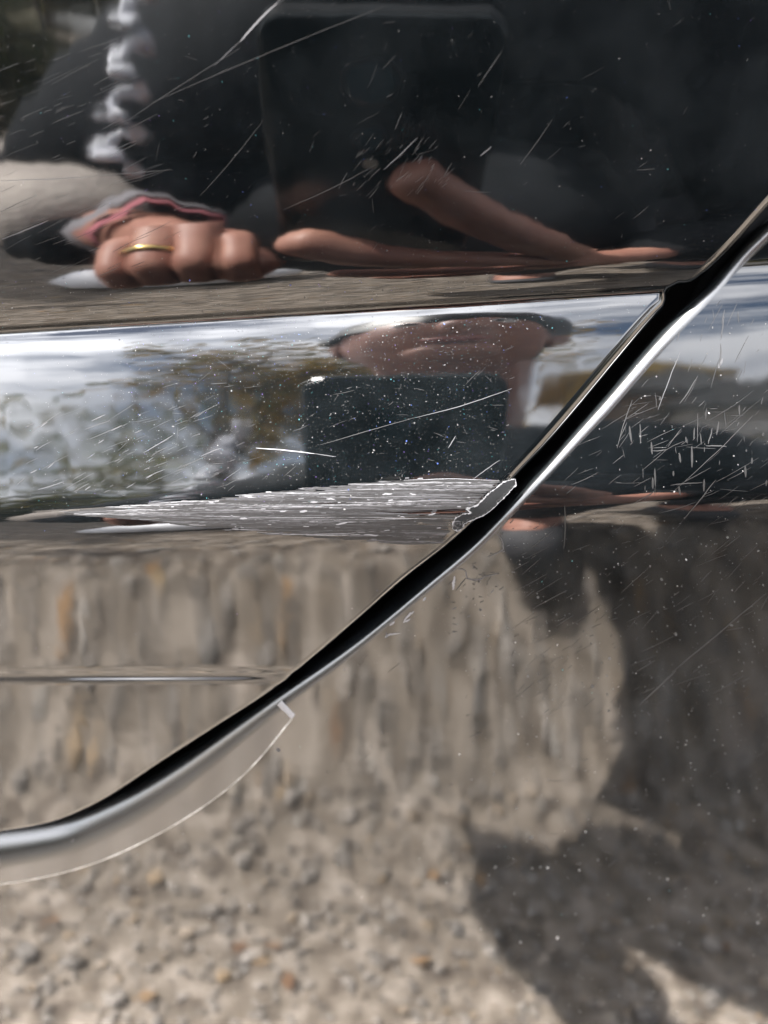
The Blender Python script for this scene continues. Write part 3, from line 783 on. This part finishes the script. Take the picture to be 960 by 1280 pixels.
for a in ((268,82,300,52,1.0,1),(300,52,346,4,2.2,0),(346,4,356,-8,1.4,1),(160,150,300,60,.7,2),(190,128,480,8,.8,2),(0,226,110,221,.9,1),(110,221,216,212,.8,2),(320,560,393,567,1.5,0),
          (393,567,420,571,1.0,1),(520,522,640,486,1.0,1),(400,556,520,522,.8,2),(0,300,60,276,1.4,1),(590,600,625,575,1,1),(560,560,570,545,1.2,1),(690,150,650,205,.8,2),(598,108,628,64,.9,2),
          (480,212,522,172,1.2,1),(600,195,614,183,1.6,1),(250,245,330,150,.6,2),(355,262,470,206,.7,2)):
    R.add(line(*a[:4], 14, .15), taper(14, a[4]), a[5], T_DOOR)
R.build('hairline_scratches', M_SC, door)
R = Ribbons(); okf = lambda x, y: y > gap_y(GAP_F, x)+14
swarm(R, 80, 740, 985, 380, 560, 60, 18, 8, 40, [3, 2, 3, 2], T_FEND, okf, 1.3)
swarm(R, 70, 700, 985, 520, 640, 32, 9, 10, 70, [2, 3, 3], T_FEND, okf, 1.2)
swarm(R, 40, 780, 985, 500, 620, 92, 5, 6, 28, [3, 3, 3], T_FEND, okf, 4.0)
swarm(R, 16, 760, 985, 480, 620, 2, 8, 10, 40, [3, 2], T_FEND, okf, 1.2)
swarm(R, 140, 640, 985, 640, 900, 33, 8, 6, 50, [2, 3, 3], T_FEND, okf, 1.1)
swarm(R, 120, 400, 985, 800, 1300, 38, 40, 4, 22, [2, 3, 3], T_FEND, okf, 1.0)
for a in ((704,686,704,632,1.6,3),(855,648,895,600,1.4,2),(838,618,940,520,.8,2),(872,470,850,505,1.4,2),(850,440,822,512,1.1,1),(882,557,908,559,1.6,2),(885,555,890,535,1.6,2),(838,607,878,603,1.2,2),
          (903,448,898,460,3,1),(815,563,834,561,1.2,2),(905,395,900,425,1.2,2),(900,460,900,430,1.6,2),(790,500,770,560,1.0,2),(840,840,958,742,1.2,2),(800,880,845,838,1.6,2)):
    R.add(line(*a[:4], 12, .25), taper(12, a[4]), a[5], T_FEND)
# cracks and lifted lacquer below the shut line
for pl, w, m in (([(620,667),(626,672),(629,680),(629,687),(620,692),(609,696)], 1.3, 1), ([(572,712),(578,711),(583,714),(583,722),(590,725),(600,724),(606,720),(624,716)], 1.6, 1),
                 ([(568,720),(567,728),(566,737)], 3.2, 0), ([(583,722),(576,730),(570,738)], 1.2, 2), ([(600,724),(598,728)], 1.6, 2), ([(505,776),(511,769),(517,764)], 2.4, 0), ([(504,778),(512,774)], 2.0, 0),
                 ([(487,782),(493,777)], 2.4, 0), ([(481,796),(487,793),(500,791)], 1.8, 0), ([(483,790),(484,797)], 1.6, 1), ([(529,751),(532,747)], 2.6, 0), ([(346,936),(350,939)], 4, 1)):
    pl = np.array(pl, float); t = np.linspace(0, 1, 14); q = np.linspace(0, 1, len(pl))
    R.add(np.stack([np.interp(t, q, pl[:, 0]), np.interp(t, q, pl[:, 1])], 1)+rng.normal(0, .3, (14, 2)), taper(14, w), m, T_FEND, 5e-5)
for k in range(45):
    x = rng.uniform(555, 650); y = rng.uniform(0, 1)**1.4*70+gap_y(GAP_F, x)+16; a = rng.uniform(-.9, .5); l = rng.uniform(2, 7)
    R.add(line(x, y, x+l*math.cos(a), y+l*math.sin(a), 4), rng.uniform(.4, 1.0), rng.choice([1, 2, 2, 3]), T_FEND, 3e-5)
R.build('hairline_scratches', M_SC, fender)

# dust, and metal flake with its coloured sparkle painted into the base colour
M_DUST = [wear('dust_grey', (.045, .044, .043)), wear('dust_white', (.15, .147, .143)), mat('flake_sparkle_blue', (.016, .03, .11), .4), mat('flake_sparkle_teal', (.012, .065, .07), .4), mat('flake_sparkle_violet', (.045, .026, .10), .4), wear('dust_faint', (.022, .022, .022))]
def specks(name, xs, ys, rs, ms, T, parent, lift=3e-5):
    n = len(xs); k = 6; a = 2*np.pi*np.arange(k)/k
    el = rng.uniform(.6, 1.6, n); rot = rng.uniform(0, 6.28, n)
    ux = rs[:, None]*np.cos(a)[None]*el[:, None]; uy = rs[:, None]*np.sin(a)[None]
    X = xs[:, None]+ux*np.cos(rot)[:, None]-uy*np.sin(rot)[:, None]; Y = ys[:, None]+ux*np.sin(rot)[:, None]+uy*np.cos(rot)[:, None]
    V = S(X.ravel(), Y.ravel(), T, np.full(n*k, lift))
    o = fast_quads(name, V, np.arange(n*k).reshape(-1, k), None, None, M_DUST, ms, n=6); tag(o, kind='stuff'); o.parent = parent
def field(n, boxes, T, ok):
    X, Y = [], []
    for (x0, x1, y0, y1, w) in boxes:
        k = int(n*w); x = rng.uniform(x0, x1, k); y = rng.uniform(y0, y1, k); X.append(x); Y.append(y)
    X = np.concatenate(X); Y = np.concatenate(Y); m = ok(X, Y)
    return X[m], Y[m]
X, Y = field(4800, [(0, 960, -30, 350, .22), (-30, 640, 385, 640, .42), (150, 640, 400, 600, .5), (-30, 840, 350, 412, .25), (380, 760, 300, 365, .06), (0, 500, 640, 1000, .04)], T_DOOR, lambda x, y: y < gap_y(GAP_D, x)-13)
r = .16+.36*rng.random(len(X))**2.2+.6*(rng.random(len(X)) > .99)
ms = rng.choice([0, 1, 2, 3, 4, 5], len(X), p=[.30, .07, .06, .06, .04, .47])
specks('dust_speck', X, Y, r, ms, T_DOOR, door)
X, Y = field(1500, [(600, 990, 400, 1320, .5), (640, 990, 640, 900, .25), (0, 960, 900, 1320, .2), (420, 700, 650, 850, .15)], T_FEND, lambda x, y: y > gap_y(GAP_F, x)+16)
r = .3+.7*rng.random(len(X))**2.2+1.2*(rng.random(len(X)) > .985)
specks('dust_speck', X, Y, r, rng.choice([0, 1, 5, 3], len(X), p=[.42, .07, .5, .01]), T_FEND, fender)

# clear protective film along the flange of the quarter panel
M_FILM = mat('clear_film', (.009, .009, .0095), .10, .5); M_FILM.node_tree.nodes['Principled BSDF'].inputs['IOR'].default_value = 1.62
M_FEDGE = vary(mat('film_edge', (.10, .10, .098), .35, .6), [(.035, .035, .034), (.09, .09, .088), (.22, .22, .215)], 260, 3)
fx = np.arange(-470, 368, 4.0)
OUT = np.array([(-480,1128),(-200,1122),(-60,1112),(0,1105),(60,1095),(120,1078),(200,1041),(260,1004),(300,973),(335,936),(352,914),(366,894)], float)
yo = gap_y(OUT, fx); yi = gap_y(GAP_F, fx)
yi = np.minimum(np.interp(fx, COLS, edge_frame(GAP_F, T_FEND, 1, rf)[0])+.5, yo-3)
yi[fx > 352] = np.maximum(yi[fx > 352], np.interp(fx[fx > 352], [352, 366], [879, 893]))
rowsf = np.linspace(0, 1, 9)
XX = np.repeat(fx[:, None], 9, 1); YY = yi[:, None]+(yo-yi)[:, None]*rowsf[None]
lf = np.interp(rowsf, [0, .12, 1], [2e-5, 1.3e-4, 1.3e-4])
V = S(XX.ravel(), YY.ravel(), T_FEND, np.tile(lf, len(fx))); NV = normal(XX.ravel(), YY.ravel(), T_FEND)
F = [(i*9+j, i*9+j+1, (i+1)*9+j+1, (i+1)*9+j) for i in range(len(fx)-1) for j in range(8)]
film = mesh_obj('protective_film', V, F, M_FILM, fender, True, NV)
ee = Ribbons()
wv = 3.0+1.0*np.interp(np.arange(len(fx)), np.arange(0, len(fx), 5), rng.random(len(np.arange(0, len(fx), 5))))
V, F = [], []
for off, l in ((-1.2, 1.32e-4), (.3, 1.6e-4), (1.6, 9e-5), (2.6, 5e-6)):
    V.append(S(fx, yo+.55*off*np.sqrt(1+np.gradient(yo, 4.0)**2)*(wv/3.4), T_FEND, np.full(len(fx), l)))
nf = len(fx); V = np.concatenate(V)
F = [(k*nf+i, k*nf+i+1, (k+1)*nf+i+1, (k+1)*nf+i) for k in range(3) for i in range(nf-1)]
fe = mesh_obj('film_rim', V, F, M_FEDGE); fe.parent = fender
t = np.linspace(0, 1, 8); px = np.stack([350+17*t, 877+18*t], 1); V = []
for off, l in ((-5.5, 2e-5), (-3, 2.6e-4), (1.5, 2.8e-4), (2.6, 2e-5)):
    V.append(S(px[:, 0]+off*.7, px[:, 1]-off*.7, T_FEND, np.full(8, l)))
V = np.concatenate(V); F = [(k*8+i, k*8+i+1, (k+1)*8+i+1, (k+1)*8+i) for k in range(3) for i in range(7)]
fe = mesh_obj('film_end', V, F, M_SC[0]); fe.parent = fender

# ---------------------------------------------------------------- white bag on the ground, added to stand in for bright patches
bag = thing('bag', 'added crumpled white bag on the grit, standing in for bright patches between the mirrored fingers', 'bag', (-.30, -1.0, 0))
bv, bf = ball((0, 0, .10), .17, 16, (1.15, .6, .72))
bv = [(x*(1+.10*math.sin(23*z+9*y)), y*(1+.12*math.sin(31*x)), max(0, z*(1+.10*math.sin(27*x+11*y)))) for x, y, z in bv]
mesh_obj('sack', bv, bf, mat('white_plastic', (.72, .72, .74), .5, .4), bag)
mesh_obj('handle', *tube([(-.06, 0, .20), (-.05, .02, .27), (.0, .03, .30), (.05, .01, .26), (.06, 0, .20)], [.008]*5, 6), mat('white_strap', (.65, .65, .68), .5, .4), bag)
